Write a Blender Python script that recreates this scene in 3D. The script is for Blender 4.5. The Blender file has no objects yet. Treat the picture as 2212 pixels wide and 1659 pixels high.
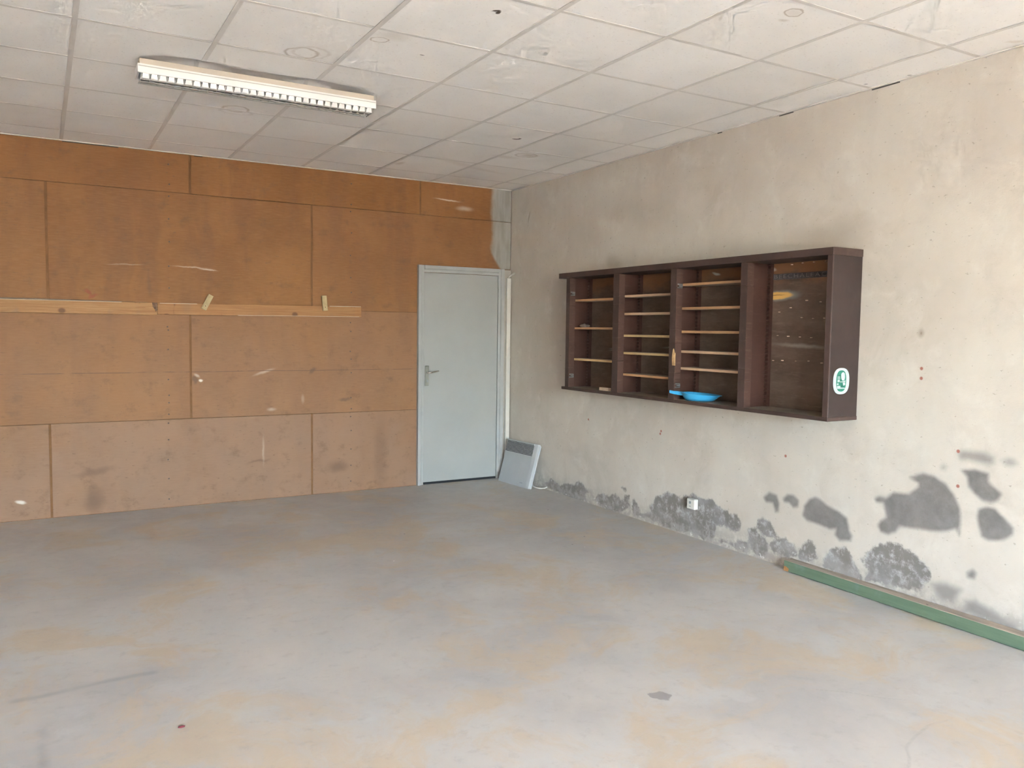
import bpy, bmesh, math, random
import numpy as np
from mathutils import Vector, Matrix

scene = bpy.context.scene
COL = scene.collection
random.seed(7)
PI = math.pi

# ------------------------------------------------------------------ camera
W_PX, H_PX = 2212, 1659
F_PX = 1759.856
yaw, pitch, roll = 0.52441, -0.06517, 0.01322
fwd = Vector((math.sin(yaw)*math.cos(pitch), math.cos(yaw)*math.cos(pitch), math.sin(pitch)))
rgt = Vector((math.cos(yaw), -math.sin(yaw), 0))
upv = rgt.cross(fwd)
r2 = rgt*math.cos(roll) + upv*math.sin(roll)
u2 = -rgt*math.sin(roll) + upv*math.cos(roll)
cam_d = bpy.data.cameras.new('camera')
cam_d.sensor_fit = 'HORIZONTAL'; cam_d.sensor_width = 36.0
cam_d.lens = 36.0*F_PX/W_PX
cam_d.clip_start = 0.05; cam_d.clip_end = 300
cam = bpy.data.objects.new('camera', cam_d); COL.objects.link(cam)
m = Matrix.Identity(4)
for i in range(3):
    m[i][0] = r2[i]; m[i][1] = u2[i]; m[i][2] = -fwd[i]
m[0][3], m[1][3], m[2][3] = -4.048, -7.04588, 1.46913
cam.matrix_world = m
scene.camera = cam

# ------------------------------------------------------------------ world, sun, exposure
world = bpy.data.worlds.new('world'); scene.world = world
world.use_nodes = True
wn = world.node_tree; wn.nodes.clear()
sky = wn.nodes.new('ShaderNodeTexSky'); sky.sky_type = 'NISHITA'
sky.sun_disc = False
sky.sun_elevation = math.radians(52); sky.sun_rotation = math.radians(20)
sky.air_density = 1.0; sky.dust_density = 2.0; sky.ozone_density = 1.0
bg = wn.nodes.new('ShaderNodeBackground'); bg.inputs['Strength'].default_value = 0.45
wo = wn.nodes.new('ShaderNodeOutputWorld')
wn.links.new(sky.outputs[0], bg.inputs[0]); wn.links.new(bg.outputs[0], wo.inputs[0])

sun_d = bpy.data.lights.new('sun', 'SUN'); sun_d.energy = 5.0; sun_d.angle = math.radians(1.5)
sun_d.color = (1.0, 0.95, 0.88)
sun = bpy.data.objects.new('sun', sun_d); COL.objects.link(sun)
sun_from = Vector((0.12, -0.78, 1.0))          # high over the yard: it reaches in just past the doorway, behind the camera
sun.rotation_euler = (-sun_from).to_track_quat('-Z', 'Y').to_euler()
sun.location = (0, 0, 12)

vs = scene.view_settings
vs.view_transform = 'Standard'; vs.look = 'None'; vs.gamma = 1.0; vs.use_curve_mapping = False
vs.exposure = 4.97
scene.display_settings.display_device = 'sRGB'
scene.cycles.use_denoising = True
scene.cycles.max_bounces = 8
scene.cycles.diffuse_bounces = 5
scene.cycles.sample_clamp_indirect = 6.0
scene.cycles.use_adaptive_sampling = True
scene.cycles.adaptive_threshold = 0.07
scene.cycles.adaptive_min_samples = 12

# ------------------------------------------------------------------ node helper
class NT:
    def __init__(self, name, rough=0.8, spec=0.3):
        self.mat = bpy.data.materials.new(name); self.mat.use_nodes = True
        self.t = self.mat.node_tree; self.t.nodes.clear()
        self.out = self.t.nodes.new('ShaderNodeOutputMaterial')
        self.b = self.t.nodes.new('ShaderNodeBsdfPrincipled')
        self.t.links.new(self.b.outputs[0], self.out.inputs[0])
        self.b.inputs['Roughness'].default_value = rough
        self.b.inputs['Specular IOR Level'].default_value = spec
    def n(self, typ, **kw):
        nd = self.t.nodes.new(typ)
        for k, v in kw.items(): setattr(nd, k, v)
        return nd
    def put(self, sock, v):
        if v is None: return
        if isinstance(v, bpy.types.NodeSocket): self.t.links.new(v, sock)
        else:
            if isinstance(v, tuple) and len(v) == 3 and sock.type == 'RGBA': v = v + (1.0,)
            sock.default_value = v
    def math(self, op, a, b=None, c=None, clamp=False):
        nd = self.n('ShaderNodeMath', operation=op, use_clamp=clamp)
        self.put(nd.inputs[0], a); self.put(nd.inputs[1], b); self.put(nd.inputs[2], c)
        return nd.outputs[0]
    def vmath(self, op, a, b=None, scale=None):
        nd = self.n('ShaderNodeVectorMath', operation=op)
        self.put(nd.inputs[0], a); self.put(nd.inputs[1], b)
        if scale is not None: self.put(nd.inputs['Scale'], scale)
        return nd.outputs['Value'] if op in ('LENGTH', 'DISTANCE', 'DOT_PRODUCT') else nd.outputs[0]
    def mix(self, fac, a, b, blend='MIX'):
        nd = self.n('ShaderNodeMix', data_type='RGBA', blend_type=blend)
        self.put(nd.inputs[0], fac); self.put(nd.inputs[6], a); self.put(nd.inputs[7], b)
        return nd.outputs[2]
    def ss(self, v, lo, hi, a=0.0, b=1.0):
        nd = self.n('ShaderNodeMapRange', interpolation_type='SMOOTHSTEP')
        self.put(nd.inputs[0], v); nd.inputs[1].default_value = lo; nd.inputs[2].default_value = hi
        nd.inputs[3].default_value = a; nd.inputs[4].default_value = b
        return nd.outputs[0]
    def noise(self, vec, scale, detail=3, rough=0.55, dist=0.0, color=False):
        nd = self.n('ShaderNodeTexNoise')
        self.put(nd.inputs['Vector'], vec); nd.inputs['Scale'].default_value = scale
        nd.inputs['Detail'].default_value = detail; nd.inputs['Roughness'].default_value = rough
        nd.inputs['Distortion'].default_value = dist
        return nd.outputs['Color'] if color else nd.outputs['Fac']
    def pos(self):
        return self.n('ShaderNodeNewGeometry').outputs['Position']
    def obj(self):
        return self.n('ShaderNodeTexCoord').outputs['Object']
    def scale(self, vec, s):
        return self.vmath('MULTIPLY', vec, s)
    def sep(self, vec):
        return self.n('ShaderNodeSeparateXYZ')if False else self._sep(vec)
    def _sep(self, vec):
        nd = self.n('ShaderNodeSeparateXYZ'); self.put(nd.inputs[0], vec); return nd.outputs
    def comb(self, x, y, z=0.0):
        nd = self.n('ShaderNodeCombineXYZ')
        self.put(nd.inputs[0], x); self.put(nd.inputs[1], y); self.put(nd.inputs[2], z); return nd.outputs[0]
    def attr(self, name):
        nd = self.n('ShaderNodeAttribute', attribute_name=name); return nd.outputs['Fac']
    def warp(self, vec, scale, amp):
        c = self.noise(vec, scale, 3, 0.6, color=True)
        c = self.vmath('SUBTRACT', c, (0.5, 0.5, 0.5))
        return self.vmath('ADD', vec, self.vmath('SCALE', c, scale=amp))
    def spots(self, p2, items, ring=None):
        """items: (u, v, ru, rv, angle_deg, softness, strength) marks on a surface -> mask"""
        acc = None
        for (u, v, ru, rv, ang, soft, st) in items:
            mp = self.n('ShaderNodeMapping', vector_type='TEXTURE')
            self.put(mp.inputs['Vector'], p2)
            mp.inputs['Location'].default_value = (u, v, 0)
            mp.inputs['Rotation'].default_value = (0, 0, math.radians(ang))
            mp.inputs['Scale'].default_value = (ru, rv, 1)
            d = self.vmath('LENGTH', mp.outputs[0])
            if ring: d = self.math('DIVIDE', self.math('ABSOLUTE', self.math('SUBTRACT', d, 1.0)), ring)
            k = self.ss(d, 1-soft, 1+soft, st, 0.0)
            acc = k if acc is None else self.math('MAXIMUM', acc, k)
        return acc
    def color(self, c): self.put(self.b.inputs['Base Color'], c)
    def rough(self, r): self.put(self.b.inputs['Roughness'], r)
    def bump(self, h, strength=0.2, dist=0.01):
        nd = self.n('ShaderNodeBump'); nd.inputs['Strength'].default_value = strength
        nd.inputs['Distance'].default_value = dist; self.put(nd.inputs['Height'], h)
        self.t.links.new(nd.outputs[0], self.b.inputs['Normal'])

M = {}
def plain(name, c, rough=0.6, spec=0.4, var=0.12, scale=6.0, metal=0.0, bump=0.0):
    s = NT(name, rough, spec)
    p = s.obj()
    n1 = s.noise(p, scale, 4, 0.6)
    lo = tuple(x*(1-var) for x in c); hi = tuple(min(1, x*(1+var)) for x in c)
    s.color(s.mix(s.ss(n1, 0.3, 0.7), lo, hi))
    s.b.inputs['Metallic'].default_value = metal
    if bump: s.bump(s.noise(p, scale*25, 3), bump, 0.003)
    M[name] = s.mat
    return s

# --- concrete floor with ochre film, cement smears, cracks and specks
s = NT('concrete_floor', 0.55, 0.35)
p = s.pos(); pw = s.warp(p, 1.7, 0.35)
st = s.scale(pw, (1.0, 1.0, 1.0))
big = s.noise(st, 0.9, 5, 0.6, 0.3)
med = s.noise(pw, 3.2, 6, 0.65, 0.4)
c = s.mix(s.ss(big, 0.36, 0.62), (0.42, 0.395, 0.37), (0.505, 0.47, 0.43))
och = s.math('MULTIPLY', s.ss(s.noise(pw, 1.5, 7, 0.72, 0.6), 0.47, 0.61), 0.72)
c = s.mix(och, c, (0.50, 0.40, 0.285))
c = s.mix(s.math('MULTIPLY', s.ss(med, 0.52, 0.66), 0.55), c, (0.50, 0.485, 0.46))
c = s.mix(s.math('MULTIPLY', s.ss(s.noise(p, 14, 5, 0.7), 0.52, 0.72), 0.32), c, (0.33, 0.30, 0.27))
c = s.mix(s.math('MULTIPLY', s.ss(s.attr('crack'), 0.010, 0.0), 0.32), c, (0.27, 0.25, 0.235))
c = s.mix(s.math('MULTIPLY', s.math('MULTIPLY', s.ss(s.attr('scuff'), 0.035, 0.0), 0.45), s.ss(s.noise(p, 6, 3), 0.3, 0.6)), c, (0.24, 0.235, 0.24))
sd = s.math('ADD', s.attr('patch'), s.math('MULTIPLY', s.math('SUBTRACT', s.noise(p, 25, 3), 0.5), 0.03))
c = s.mix(s.math('MULTIPLY', s.ss(sd, 0.004, -0.004), 0.8), c, (0.27, 0.245, 0.23))
vor = s.n('ShaderNodeTexVoronoi'); s.put(vor.inputs['Vector'], p); vor.inputs['Scale'].default_value = 4.5
speck = s.math('LESS_THAN', vor.outputs['Distance'], 0.028)
sel = s.math('GREATER_THAN', s._sep(vor.outputs['Color'])[0], 0.8)
c = s.mix(s.math('MULTIPLY', s.math('MULTIPLY', speck, sel), 0.8), c, (0.10, 0.08, 0.07))
vor = s.n('ShaderNodeTexVoronoi'); s.put(vor.inputs['Vector'], s.vmath('ADD', p, (3.3, 1.7, 0.0))); vor.inputs['Scale'].default_value = 3.7
speck = s.math('LESS_THAN', vor.outputs['Distance'], 0.022)
sel = s.math('GREATER_THAN', s._sep(vor.outputs['Color'])[1], 0.75)
c = s.mix(s.math('MULTIPLY', s.math('MULTIPLY', speck, sel), 0.8), c, (0.8, 0.78, 0.74))
s.color(c); s.rough(s.ss(med, 0.3, 0.7, 0.42, 0.68))
s.bump(s.noise(p, 40, 4, 0.7), 0.12, 0.004)
M['concrete_floor'] = s.mat

# --- distempered plaster wall with damp blotches
s = NT('plaster_wall', 0.9, 0.2)
p = s.pos(); pw = s.warp(p, 2.0, 0.25)
big = s.noise(pw, 0.8, 5, 0.6)
strk = s.noise(s.scale(pw, (1.0, 2.2, 0.35)), 2.2, 5, 0.6)
c = s.mix(s.ss(big, 0.35, 0.65), (0.46, 0.405, 0.345), (0.52, 0.475, 0.415))
c = s.mix(s.math('MULTIPLY', s.ss(strk, 0.45, 0.75), 0.28), c, (0.42, 0.375, 0.325))
c = s.mix(s.math('MULTIPLY', s.ss(s.noise(pw, 2.4, 6, 0.7, 0.5), 0.50, 0.68), 0.42), c, (0.405, 0.355, 0.30))
c = s.mix(s.math('MULTIPLY', s.ss(s.noise(pw, 5, 5, 0.65), 0.5, 0.75), 0.4), c, (0.60, 0.565, 0.51))
z = s._sep(p)[2]
fl = s.noise(s.scale(p, (1, 1, 1.8)), 30, 4, 0.65)
c = s.mix(s.math('MULTIPLY', s.ss(fl, 0.635, 0.70), 0.6), c, (0.26, 0.22, 0.18))
nz = s.math('SUBTRACT', s.noise(p, 22, 5, 0.65), 0.5)
nz2 = s.math('SUBTRACT', s.noise(p, 7, 4, 0.6), 0.5)
mott = s.noise(p, 16, 6, 0.72)
# rough mottled damp along the skirting
sd = s.math('ADD', s.attr('damp_mottled'), s.math('ADD', s.math('MULTIPLY', nz, 0.075), s.math('MULTIPLY', nz2, 0.05)))
mk = s.ss(sd, 0.012, -0.010)
mc = s.mix(s.ss(mott, 0.47, 0.66), (0.165, 0.148, 0.132), (0.40, 0.38, 0.365))
mc = s.mix(s.math('MULTIPLY', s.ss(s.noise(p, 5, 4), 0.45, 0.7), 0.5), mc, (0.33, 0.325, 0.33))
c = s.mix(s.math('MULTIPLY', mk, 0.92), c, mc)
# crisp smooth damp blotches
sd = s.math('ADD', s.attr('damp'), s.math('MULTIPLY', nz2, 0.02))
dc = s.mix(s.ss(s.noise(p, 11, 5, 0.65), 0.35, 0.7), (0.170, 0.155, 0.142), (0.215, 0.200, 0.185))
c = s.mix(s.ss(sd, 0.017, -0.015), c, dc)
sd = s.math('ADD', s.attr('damp_faint'), s.math('MULTIPLY', nz2, 0.03))
c = s.mix(s.math('MULTIPLY', s.ss(sd, 0.025, -0.03), 0.88), c, (0.21, 0.195, 0.18))
# dirty foot of the wall with salts
low = s.math('ADD', z, s.math('MULTIPLY', nz2, 0.16))
c = s.mix(s.math('MULTIPLY', s.math('MULTIPLY', s.ss(low, 0.20, 0.02), 0.75), s.ss(mott, 0.36, 0.58)), c, (0.285, 0.255, 0.235))
salt = s.math('MULTIPLY', s.ss(s.noise(p, 13, 5, 0.7), 0.60, 0.68), s.ss(low, 0.16, 0.04))
c = s.mix(s.math('MULTIPLY', salt, 0.8), c, (0.66, 0.61, 0.58))
q = s.comb(s._sep(p)[1], z)
red = s.spots(q, [(y_, z_, 0.009, 0.009, 0, .4, .9) for y_, z_ in ((-2.309,.727),(-2.300,.706),(-3.502,.705),(-4.611,.885),(-4.618,.706),(-4.39,1.298),(-4.391,1.246),(-1.363,.72))])
c = s.mix(red, c, (0.30, 0.09, 0.06))
dk = s.spots(s.comb(s._sep(pw)[1], z), [(-4.384,1.485,.022,.022,0,.7,.6),(-4.384,1.485,.009,.009,0,.4,.9),(-1.669,2.03,.09,.06,20,.7,.35),(-3.75,2.03,.22,.10,-8,.8,.35),(-0.32,2.55,.012,.05,10,.6,.6),(-2.0,2.4,.5,.09,12,.9,.18)])
c = s.mix(dk, c, (0.27, 0.22, 0.165))
s.color(c)
s.bump(s.math('ADD', s.noise(p, 60, 4, 0.7), s.math('MULTIPLY', mk, -0.6)), 0.18, 0.006)
M['plaster_wall'] = s.mat

s = NT('plain_plaster', 0.9, 0.2)
p = s.pos()
c = s.mix(s.ss(s.noise(p, 1.2, 5, 0.6), 0.3, 0.7), (0.66, 0.63, 0.59), (0.74, 0.71, 0.67))
s.color(c); s.bump(s.noise(p, 50, 4), 0.15, 0.005)
M['plain_plaster'] = s.mat

# --- hardboard panels
s = NT('hardboard', 0.6, 0.16)
p = s.pos(); X, Y, Z = s._sep(p)
oi = s.n('ShaderNodeObjectInfo')
pw = s.warp(p, 1.5, 0.2)
blot = s.noise(pw, 1.6, 5, 0.6)
vert = s.noise(s.scale(pw, (3.0, 1, 0.45)), 1.6, 4, 0.6)
grain = s.noise(s.scale(p, (4, 1, 42)), 3.0, 4, 0.6)
c = s.mix(s.ss(blot, 0.3, 0.7), (0.172, 0.072, 0.019), (0.235, 0.108, 0.036))
c = s.mix(s.math('MULTIPLY', s.ss(vert, 0.45, 0.66), 0.7), c, (0.165, 0.072, 0.028))
c = s.mix(s.math('MULTIPLY', s.ss(grain, 0.35, 0.75), 0.28), c, (0.30, 0.165, 0.085))
c = s.mix(s.math('MULTIPLY', oi.outputs['Random'], 0.35), c, (0.225, 0.100, 0.040))
low_daylight = s.math('MULTIPLY', s._sep(oi.outputs['Color'])[0], s.ss(s.noise(pw, 1.1, 4, 0.6), 0.2, 0.6, 0.55, 1.0))     # how much daylight is painted into each sheet
c = s.mix(low_daylight, c, (0.232, 0.148, 0.106))
dirt = s.noise(s.scale(p, (1, 1, 1.3)), 6.5, 5, 0.7)
c = s.mix(s.math('MULTIPLY', s.ss(dirt, 0.52, 0.74), 0.5), c, (0.125, 0.070, 0.042))
fleck = s.noise(s.scale(p, (10, 1, 38)), 2.2, 3, 0.6)
c = s.mix(s.math('MULTIPLY', s.ss(fleck, 0.635, 0.70), 0.65), c, (0.13, 0.075, 0.048))
q = s.comb(X, Z); qw = s.warp(q, 9.0, 0.07)
dk = s.spots(qw, [(-3.71,.10,.055,.09,0,.8,.7),(-3.71,.33,.12,.025,8,.7,.5),(-1.765,.237,.075,.05,0,.8,.6),(-2.96,1.045,.02,.028,0,.5,.8),(-1.99,1.10,.03,.02,30,.6,.8),(-1.70,.84,.045,.012,0,.6,.7),(-3.30,1.80,.012,.09,5,.7,.4),(-1.36,.30,.05,.28,0,.9,.35),(-2.46,.33,.08,.012,10,.7,.5)])
c = s.mix(dk, c, (0.125, 0.072, 0.048))
rd = s.spots(qw, [(-3.72,1.72,.03,.012,-40,.6,.6),(-3.69,1.695,.035,.010,20,.6,.6)])
c = s.mix(rd, c, (0.23, 0.05, 0.035))
qs = s.warp(q, 14.0, 0.018)
wh = s.spots(qs, [(-2.98,1.948,.10,.004,-2,.9,.42),(-3.47,1.946,.10,.003,2,.9,.25),(-2.86,1.935,.06,.005,-4,.8,.5),(-2.92,1.03,.016,.010,0,.5,.9),(-2.41,1.092,.07,.010,18,.8,.28),(-2.35,.77,.03,.012,0,.9,.28),(-0.70,2.69,.10,.006,-3,.8,.6),(-0.52,2.625,.07,.018,0,.8,.35),(-4.205,.14,.030,.012,-15,.6,.75),(-2.95,1.07,.022,.010,-30,.7,.35),(-2.42,.42,.008,.09,0,.9,.18),(-2.08,.85,.012,.03,0,.9,.15)])
c = s.mix(wh, c, (0.62, 0.55, 0.48))
# pencilled level line with a brown scuffed edge
ln = s.math('ABSOLUTE', s.math('SUBTRACT', Z, s.math('ADD', 1.101, s.math('MULTIPLY', s.math('SUBTRACT', s.noise(p, 1.1, 2), 0.5), 0.02))))
lnm = s.math('MULTIPLY', s.ss(ln, 0.004, 0.0015), s.ss(s.noise(s.scale(p, (1, 1, 0.1)), 5, 3), 0.36, 0.5))
c = s.mix(s.math('MULTIPLY', lnm, 0.8), c, (0.115, 0.065, 0.045))
# grey paint lapped over from the corner, high up
ex = s.math('ADD', X, s.math('MULTIPLY', s.math('SUBTRACT', s.noise(p, 3.5, 4, 0.6), 0.5), 0.10))
ez = s.math('ADD', Z, s.math('MULTIPLY', s.math('SUBTRACT', s.noise(p, 6, 3), 0.5), 0.06))
zed = s.math('ADD', ez, s.math('MULTIPLY', X, 1.6))
gp = s.math('MULTIPLY', s.ss(ex, -0.250, -0.195), s.ss(zed, 1.84, 1.90))
gc = s.mix(s.ss(s.noise(s.scale(p, (4, 1, 0.6)), 5, 4), 0.35, 0.65), (0.235, 0.215, 0.185), (0.29, 0.27, 0.24))
c = s.mix(gp, c, gc)
s.color(c); s.rough(s.ss(blot, 0.2, 0.8, 0.50, 0.65))
s.bump(s.noise(s.scale(p, (2, 1, 10)), 40, 3), 0.06, 0.002)
M['hardboard'] = s.mat

plain('seam_brown', (0.145, 0.072, 0.032), 0.8, 0.2, 0.2, 8)
plain('nail_head', (0.07, 0.045, 0.035), 0.6, 0.4, 0.3, 30)

# --- ceiling
s = NT('mineral_tile', 0.95, 0.1)
p = s.pos(); X, Y, Z = s._sep(p)
oi = s.n('ShaderNodeObjectInfo')
c = s.mix(oi.outputs['Random'], (0.77, 0.735, 0.695), (0.82, 0.79, 0.755))
c = s.mix(s.math('MULTIPLY', s.ss(s.noise(p, 2.2, 4), 0.4, 0.7), 0.3), c, (0.68, 0.64, 0.59))
fis = s.noise(s.scale(p, (1, 1, 1)), 70, 3, 0.6)
c = s.mix(s.math('MULTIPLY', s.ss(fis, 0.62, 0.70), 0.35), c, (0.45, 0.40, 0.35))
q = s.comb(X, Y); qw = s.warp(q, 11.0, 0.05)
rg = s.spots(qw, [(-2.883,-2.873,.075,.085,20,.9,.55),(-2.84,-2.90,.085,.09,20,.9,.22),(-2.948,-1.615,.075,.07,0,.9,.55),(-2.621,-3.27,.04,.035,0,.9,.6),(-0.714,-1.461,.085,.07,0,.9,.4),(-1.222,-4.533,.045,.034,30,.9,.6),(-2.93,-1.53,.10,.05,0,.9,.22)], ring=0.10)
c = s.mix(rg, c, (0.33, 0.25, 0.175))
st2 = s.spots(qw, [(-2.585,-3.351,.06,.05,0,.9,.3),(-0.69,-1.47,.06,.05,0,.9,.45),(-1.222,-4.533,.042,.03,30,.6,.22),(-1.191,-4.447,.022,.014,0,.6,.4),(-0.08,-4.833,.03,.016,-30,.6,.4),(-1.433,-0.618,.025,.06,0,.7,.4),(-1.05,-0.9,.22,.05,25,.9,.2),(-0.82,-1.32,.10,.04,0,.9,.25),(-0.7,-0.75,.18,.03,15,.9,.2)])
c = s.mix(st2, c, (0.42, 0.33, 0.24))
hole = s.spots(qw, [(-2.314,-3.875,.020,.009,-35,.3,1),(-2.300,-3.862,.010,.016,0,.3,1),(-1.049,-1.874,.028,.012,-30,.3,1),(-1.03,-1.90,.012,.010,0,.3,1),(-2.36,-3.18,.012,.006,0,.5,.7),(-0.09,-4.05,.012,.01,0,.5,.6),(-0.041,-4.266,.012,.010,0,.5,.5)])
c = s.mix(hole, c, (0.075, 0.055, 0.04))
s.color(c)
s.bump(s.noise(p, 120, 3, 0.7), 0.15, 0.003)
M['mineral_tile'] = s.mat
plain('rail_white', (0.605, 0.565, 0.52), 0.5, 0.3, 0.06, 3)
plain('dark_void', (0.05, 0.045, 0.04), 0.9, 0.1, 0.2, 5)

# --- painted wood, metal, plastic
def painted(name, c, wear, rough=0.45, grain=(1, 1, 12), amount=0.45, spec=0.35):
    s = NT(name, rough, spec)
    p = s.pos()
    g = s.noise(s.scale(p, grain), 5, 5, 0.65)
    b_ = s.noise(p, 4, 4, 0.6)
    cc = s.mix(s.ss(b_, 0.3, 0.7), tuple(x*0.85 for x in c), tuple(x*1.12 for x in c))
    cc = s.mix(s.math('MULTIPLY', s.ss(g, 0.52, 0.74), amount), cc, wear)
    s.color(cc); s.bump(g, 0.08, 0.003)
    M[name] = s.mat
    return s
painted('cabinet_brown', (0.060, 0.037, 0.031), (0.088, 0.060, 0.051), 0.5, (2, 2, 2), 0.45, 0.22)
painted('cabinet_inner', (0.066, 0.034, 0.026), (0.105, 0.066, 0.052), 0.6, (2, 1, 14), 0.6, 0.2)
painted('cabinet_panel', (0.050, 0.022, 0.016), (0.070, 0.036, 0.027), 0.6, (2, 1, 8), 0.5, 0.2)
s = NT('cabinet_back', 0.65, 0.25)
p = s.pos(); X, Y, Z = s._sep(p)
g = s.noise(s.scale(p, (1, 2.0, 11)), 4, 6, 0.7)
b_ = s.noise(s.scale(p, (1, 1.5, 3)), 2.2, 5, 0.65)
c = s.mix(s.ss(b_, 0.3, 0.7), (0.082, 0.052, 0.036), (0.135, 0.088, 0.062))
c = s.mix(s.math('MULTIPLY', s.ss(g, 0.5, 0.75), 0.5), c, (0.20, 0.14, 0.10))
tp = s.ss(s.math('ADD', Z, s.math('MULTIPLY', s.math('SUBTRACT', b_, 0.5), 0.25)), 1.77, 1.86)
c = s.mix(s.math('MULTIPLY', tp, 0.75), c, (0.22, 0.095, 0.038))
q = s.comb(Y, Z); qw = s.warp(q, 8.0, 0.03)
c = s.mix(s.spots(qw, [(-3.42, 1.712, .15, .032, -2, .35, .9)]), c, (0.22, 0.205, 0.18))
c = s.mix(s.spots(qw, [(-3.39, 1.712, .135, .024, -2, .2, 1.0)]), c, (0.62, 0.35, 0.10))
c = s.mix(s.spots(qw, [(-3.40, 1.716, .06, .003, 0, .5, .7)]), c, (0.14, 0.08, 0.03))
c = s.mix(s.spots(qw, [(-2.86,1.878,.035,.008,12,.5,.8),(-1.77,1.865,.018,.006,0,.5,.7),(-3.37,1.88,.018,.010,0,.6,.6),(-2.45,1.36,.10,.006,0,.8,.35),(-1.75,1.34,.07,.005,-4,.8,.4),(-1.72,1.325,.05,.004,-4,.8,.4),(-3.6,1.40,.16,.010,2,.9,.3)]), c, (0.50, 0.44, 0.37))
s.color(c); s.bump(g, 0.12, 0.004)
M['cabinet_back'] = s.mat
s = painted('cabinet_side', (0.040, 0.027, 0.024), (0.055, 0.041, 0.037), 0.42, (2, 2, 1), 0.5, 0.25)
painted('shelf_dusty', (0.30, 0.215, 0.15), (0.40, 0.31, 0.23), 0.75, (1, 6, 1), 0.5)
painted('sill_dusty', (0.20, 0.155, 0.115), (0.32, 0.26, 0.20), 0.8, (3, 9, 1), 0.6)
painted('shelf_edge_orange', (0.36, 0.195, 0.095), (0.45, 0.275, 0.155), 0.6, (1, 2, 60), 0.6)
painted('shelf_edge_pink', (0.42, 0.27, 0.17), (0.50, 0.35, 0.235), 0.6, (1, 2, 60), 0.6)
painted('shelf_edge_pale', (0.46, 0.31, 0.155), (0.54, 0.40, 0.23), 0.6, (1, 2, 60), 0.6)
plain('raw_wood', (0.50, 0.31, 0.15), 0.7, 0.2, 0.25, 30)
plain('pale_wood', (0.36, 0.275, 0.15), 0.65, 0.25, 0.12, 25)
plain('pink_wood', (0.56, 0.40, 0.29), 0.7, 0.25, 0.12, 20)
def pine(name, c1, c2, grey):
    s = NT(name, 0.6, 0.3)
    p = s.obj()
    pw = s.warp(s.scale(p, (0.5, 1, 4)), 2.0, 0.25)
    g = s.noise(s.scale(pw, (1.2, 1, 9)), 4.5, 5, 0.65, 0.8)
    cc = s.mix(s.ss(g, 0.35, 0.68), c1, c2)
    cc = s.mix(s.math('MULTIPLY', s.ss(s.noise(s.scale(p, (5, 1, 1.2)), 2.3, 3, 0.6), 0.62, 0.72), 0.75), cc, (0.105, 0.042, 0.016))
    vor = s.n('ShaderNodeTexVoronoi'); s.put(vor.inputs['Vector'], s.scale(p, (1, 0.1, 1.3))); vor.inputs['Scale'].default_value = 7
    cc = s.mix(s.ss(vor.outputs['Distance'], 0.24, 0.12, 0, 0.75), cc, (0.085, 0.034, 0.014))
    cc = s.mix(s.math('MULTIPLY', s.ss(s.noise(p, 7, 4), 0.55, 0.75), 0.4), cc, grey)
    s.color(cc); s.bump(g, 0.1, 0.003)
    M[name] = s.mat
pine('pine_plank', (0.245, 0.115, 0.040), (0.335, 0.178, 0.074), (0.17, 0.115, 0.075))
pine('pine_plank_new', (0.24, 0.108, 0.038), (0.315, 0.157, 0.062), (0.20, 0.11, 0.055))
plain('weathered_grey', (0.20, 0.15, 0.115), 0.8, 0.2, 0.2, 9)
plain('tape_white', (0.44, 0.36, 0.28), 0.5, 0.3, 0.1, 10)
s = NT('green_paint', 0.55, 0.3)
p = s.obj()
g = s.noise(s.scale(p, (14, 1, 14)), 3.0, 5, 0.65)
c = s.mix(s.ss(g, 0.3, 0.7), (0.100, 0.148, 0.094), (0.128, 0.182, 0.118))
c = s.mix(s.math('MULTIPLY', s.ss(s.noise(p, 9, 4), 0.58, 0.75), 0.45), c, (0.17, 0.22, 0.19))
c = s.mix(s.math('MULTIPLY', s.ss(s.noise(p, 30, 3), 0.72, 0.76), 0.8), c, (0.11, 0.09, 0.07))
s.color(c); M['green_paint'] = s.mat
s = NT('green_beam_top', 0.85, 0.15)
p = s.obj()
c = s.mix(s.ss(s.noise(s.scale(p, (20, 1.5, 20)), 2.0, 5, 0.7), 0.3, 0.7), (0.30, 0.245, 0.195), (0.40, 0.325, 0.26))
c = s.mix(s.math('MULTIPLY', s.ss(s.noise(p, 26, 4), 0.66, 0.72), 0.6), c, (0.10, 0.08, 0.065))
s.color(c); M['green_beam_top'] = s.mat
plain('chipped_orange', (0.40, 0.19, 0.075), 0.8, 0.2, 0.35, 40)
plain('door_paint', (0.285, 0.28, 0.268), 0.42, 0.4, 0.03, 2.5)
plain('frame_paint', (0.31, 0.305, 0.295), 0.42, 0.4, 0.06, 5)
plain('strip_cream', (0.31, 0.28, 0.245), 0.6, 0.3, 0.12, 4)
plain('conduit_cream', (0.50, 0.47, 0.42), 0.4, 0.4, 0.05, 6)
plain('brushed_steel', (0.24, 0.235, 0.205), 0.4, 0.5, 0.06, 20, 0.5)
plain('polished_steel', (0.80, 0.78, 0.74), 0.15, 0.5, 0.02, 20, 1.0)
plain('zinc', (0.25, 0.255, 0.25), 0.4, 0.5, 0.25, 40, 0.7)
plain('lamp_cream', (0.47, 0.40, 0.325), 0.45, 0.4, 0.04, 3)
plain('lamp_white', (0.64, 0.615, 0.585), 0.35, 0.5, 0.02, 3)
plain('lamp_grey', (0.36, 0.35, 0.32), 0.35, 0.5, 0.05, 8)
plain('tube_glass', (0.80, 0.80, 0.78), 0.2, 0.5, 0.02, 3)
plain('heater_white', (0.37, 0.375, 0.375), 0.4, 0.4, 0.03, 6)
plain('heater_grey', (0.22, 0.23, 0.235), 0.45, 0.4, 0.05, 6)
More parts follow.
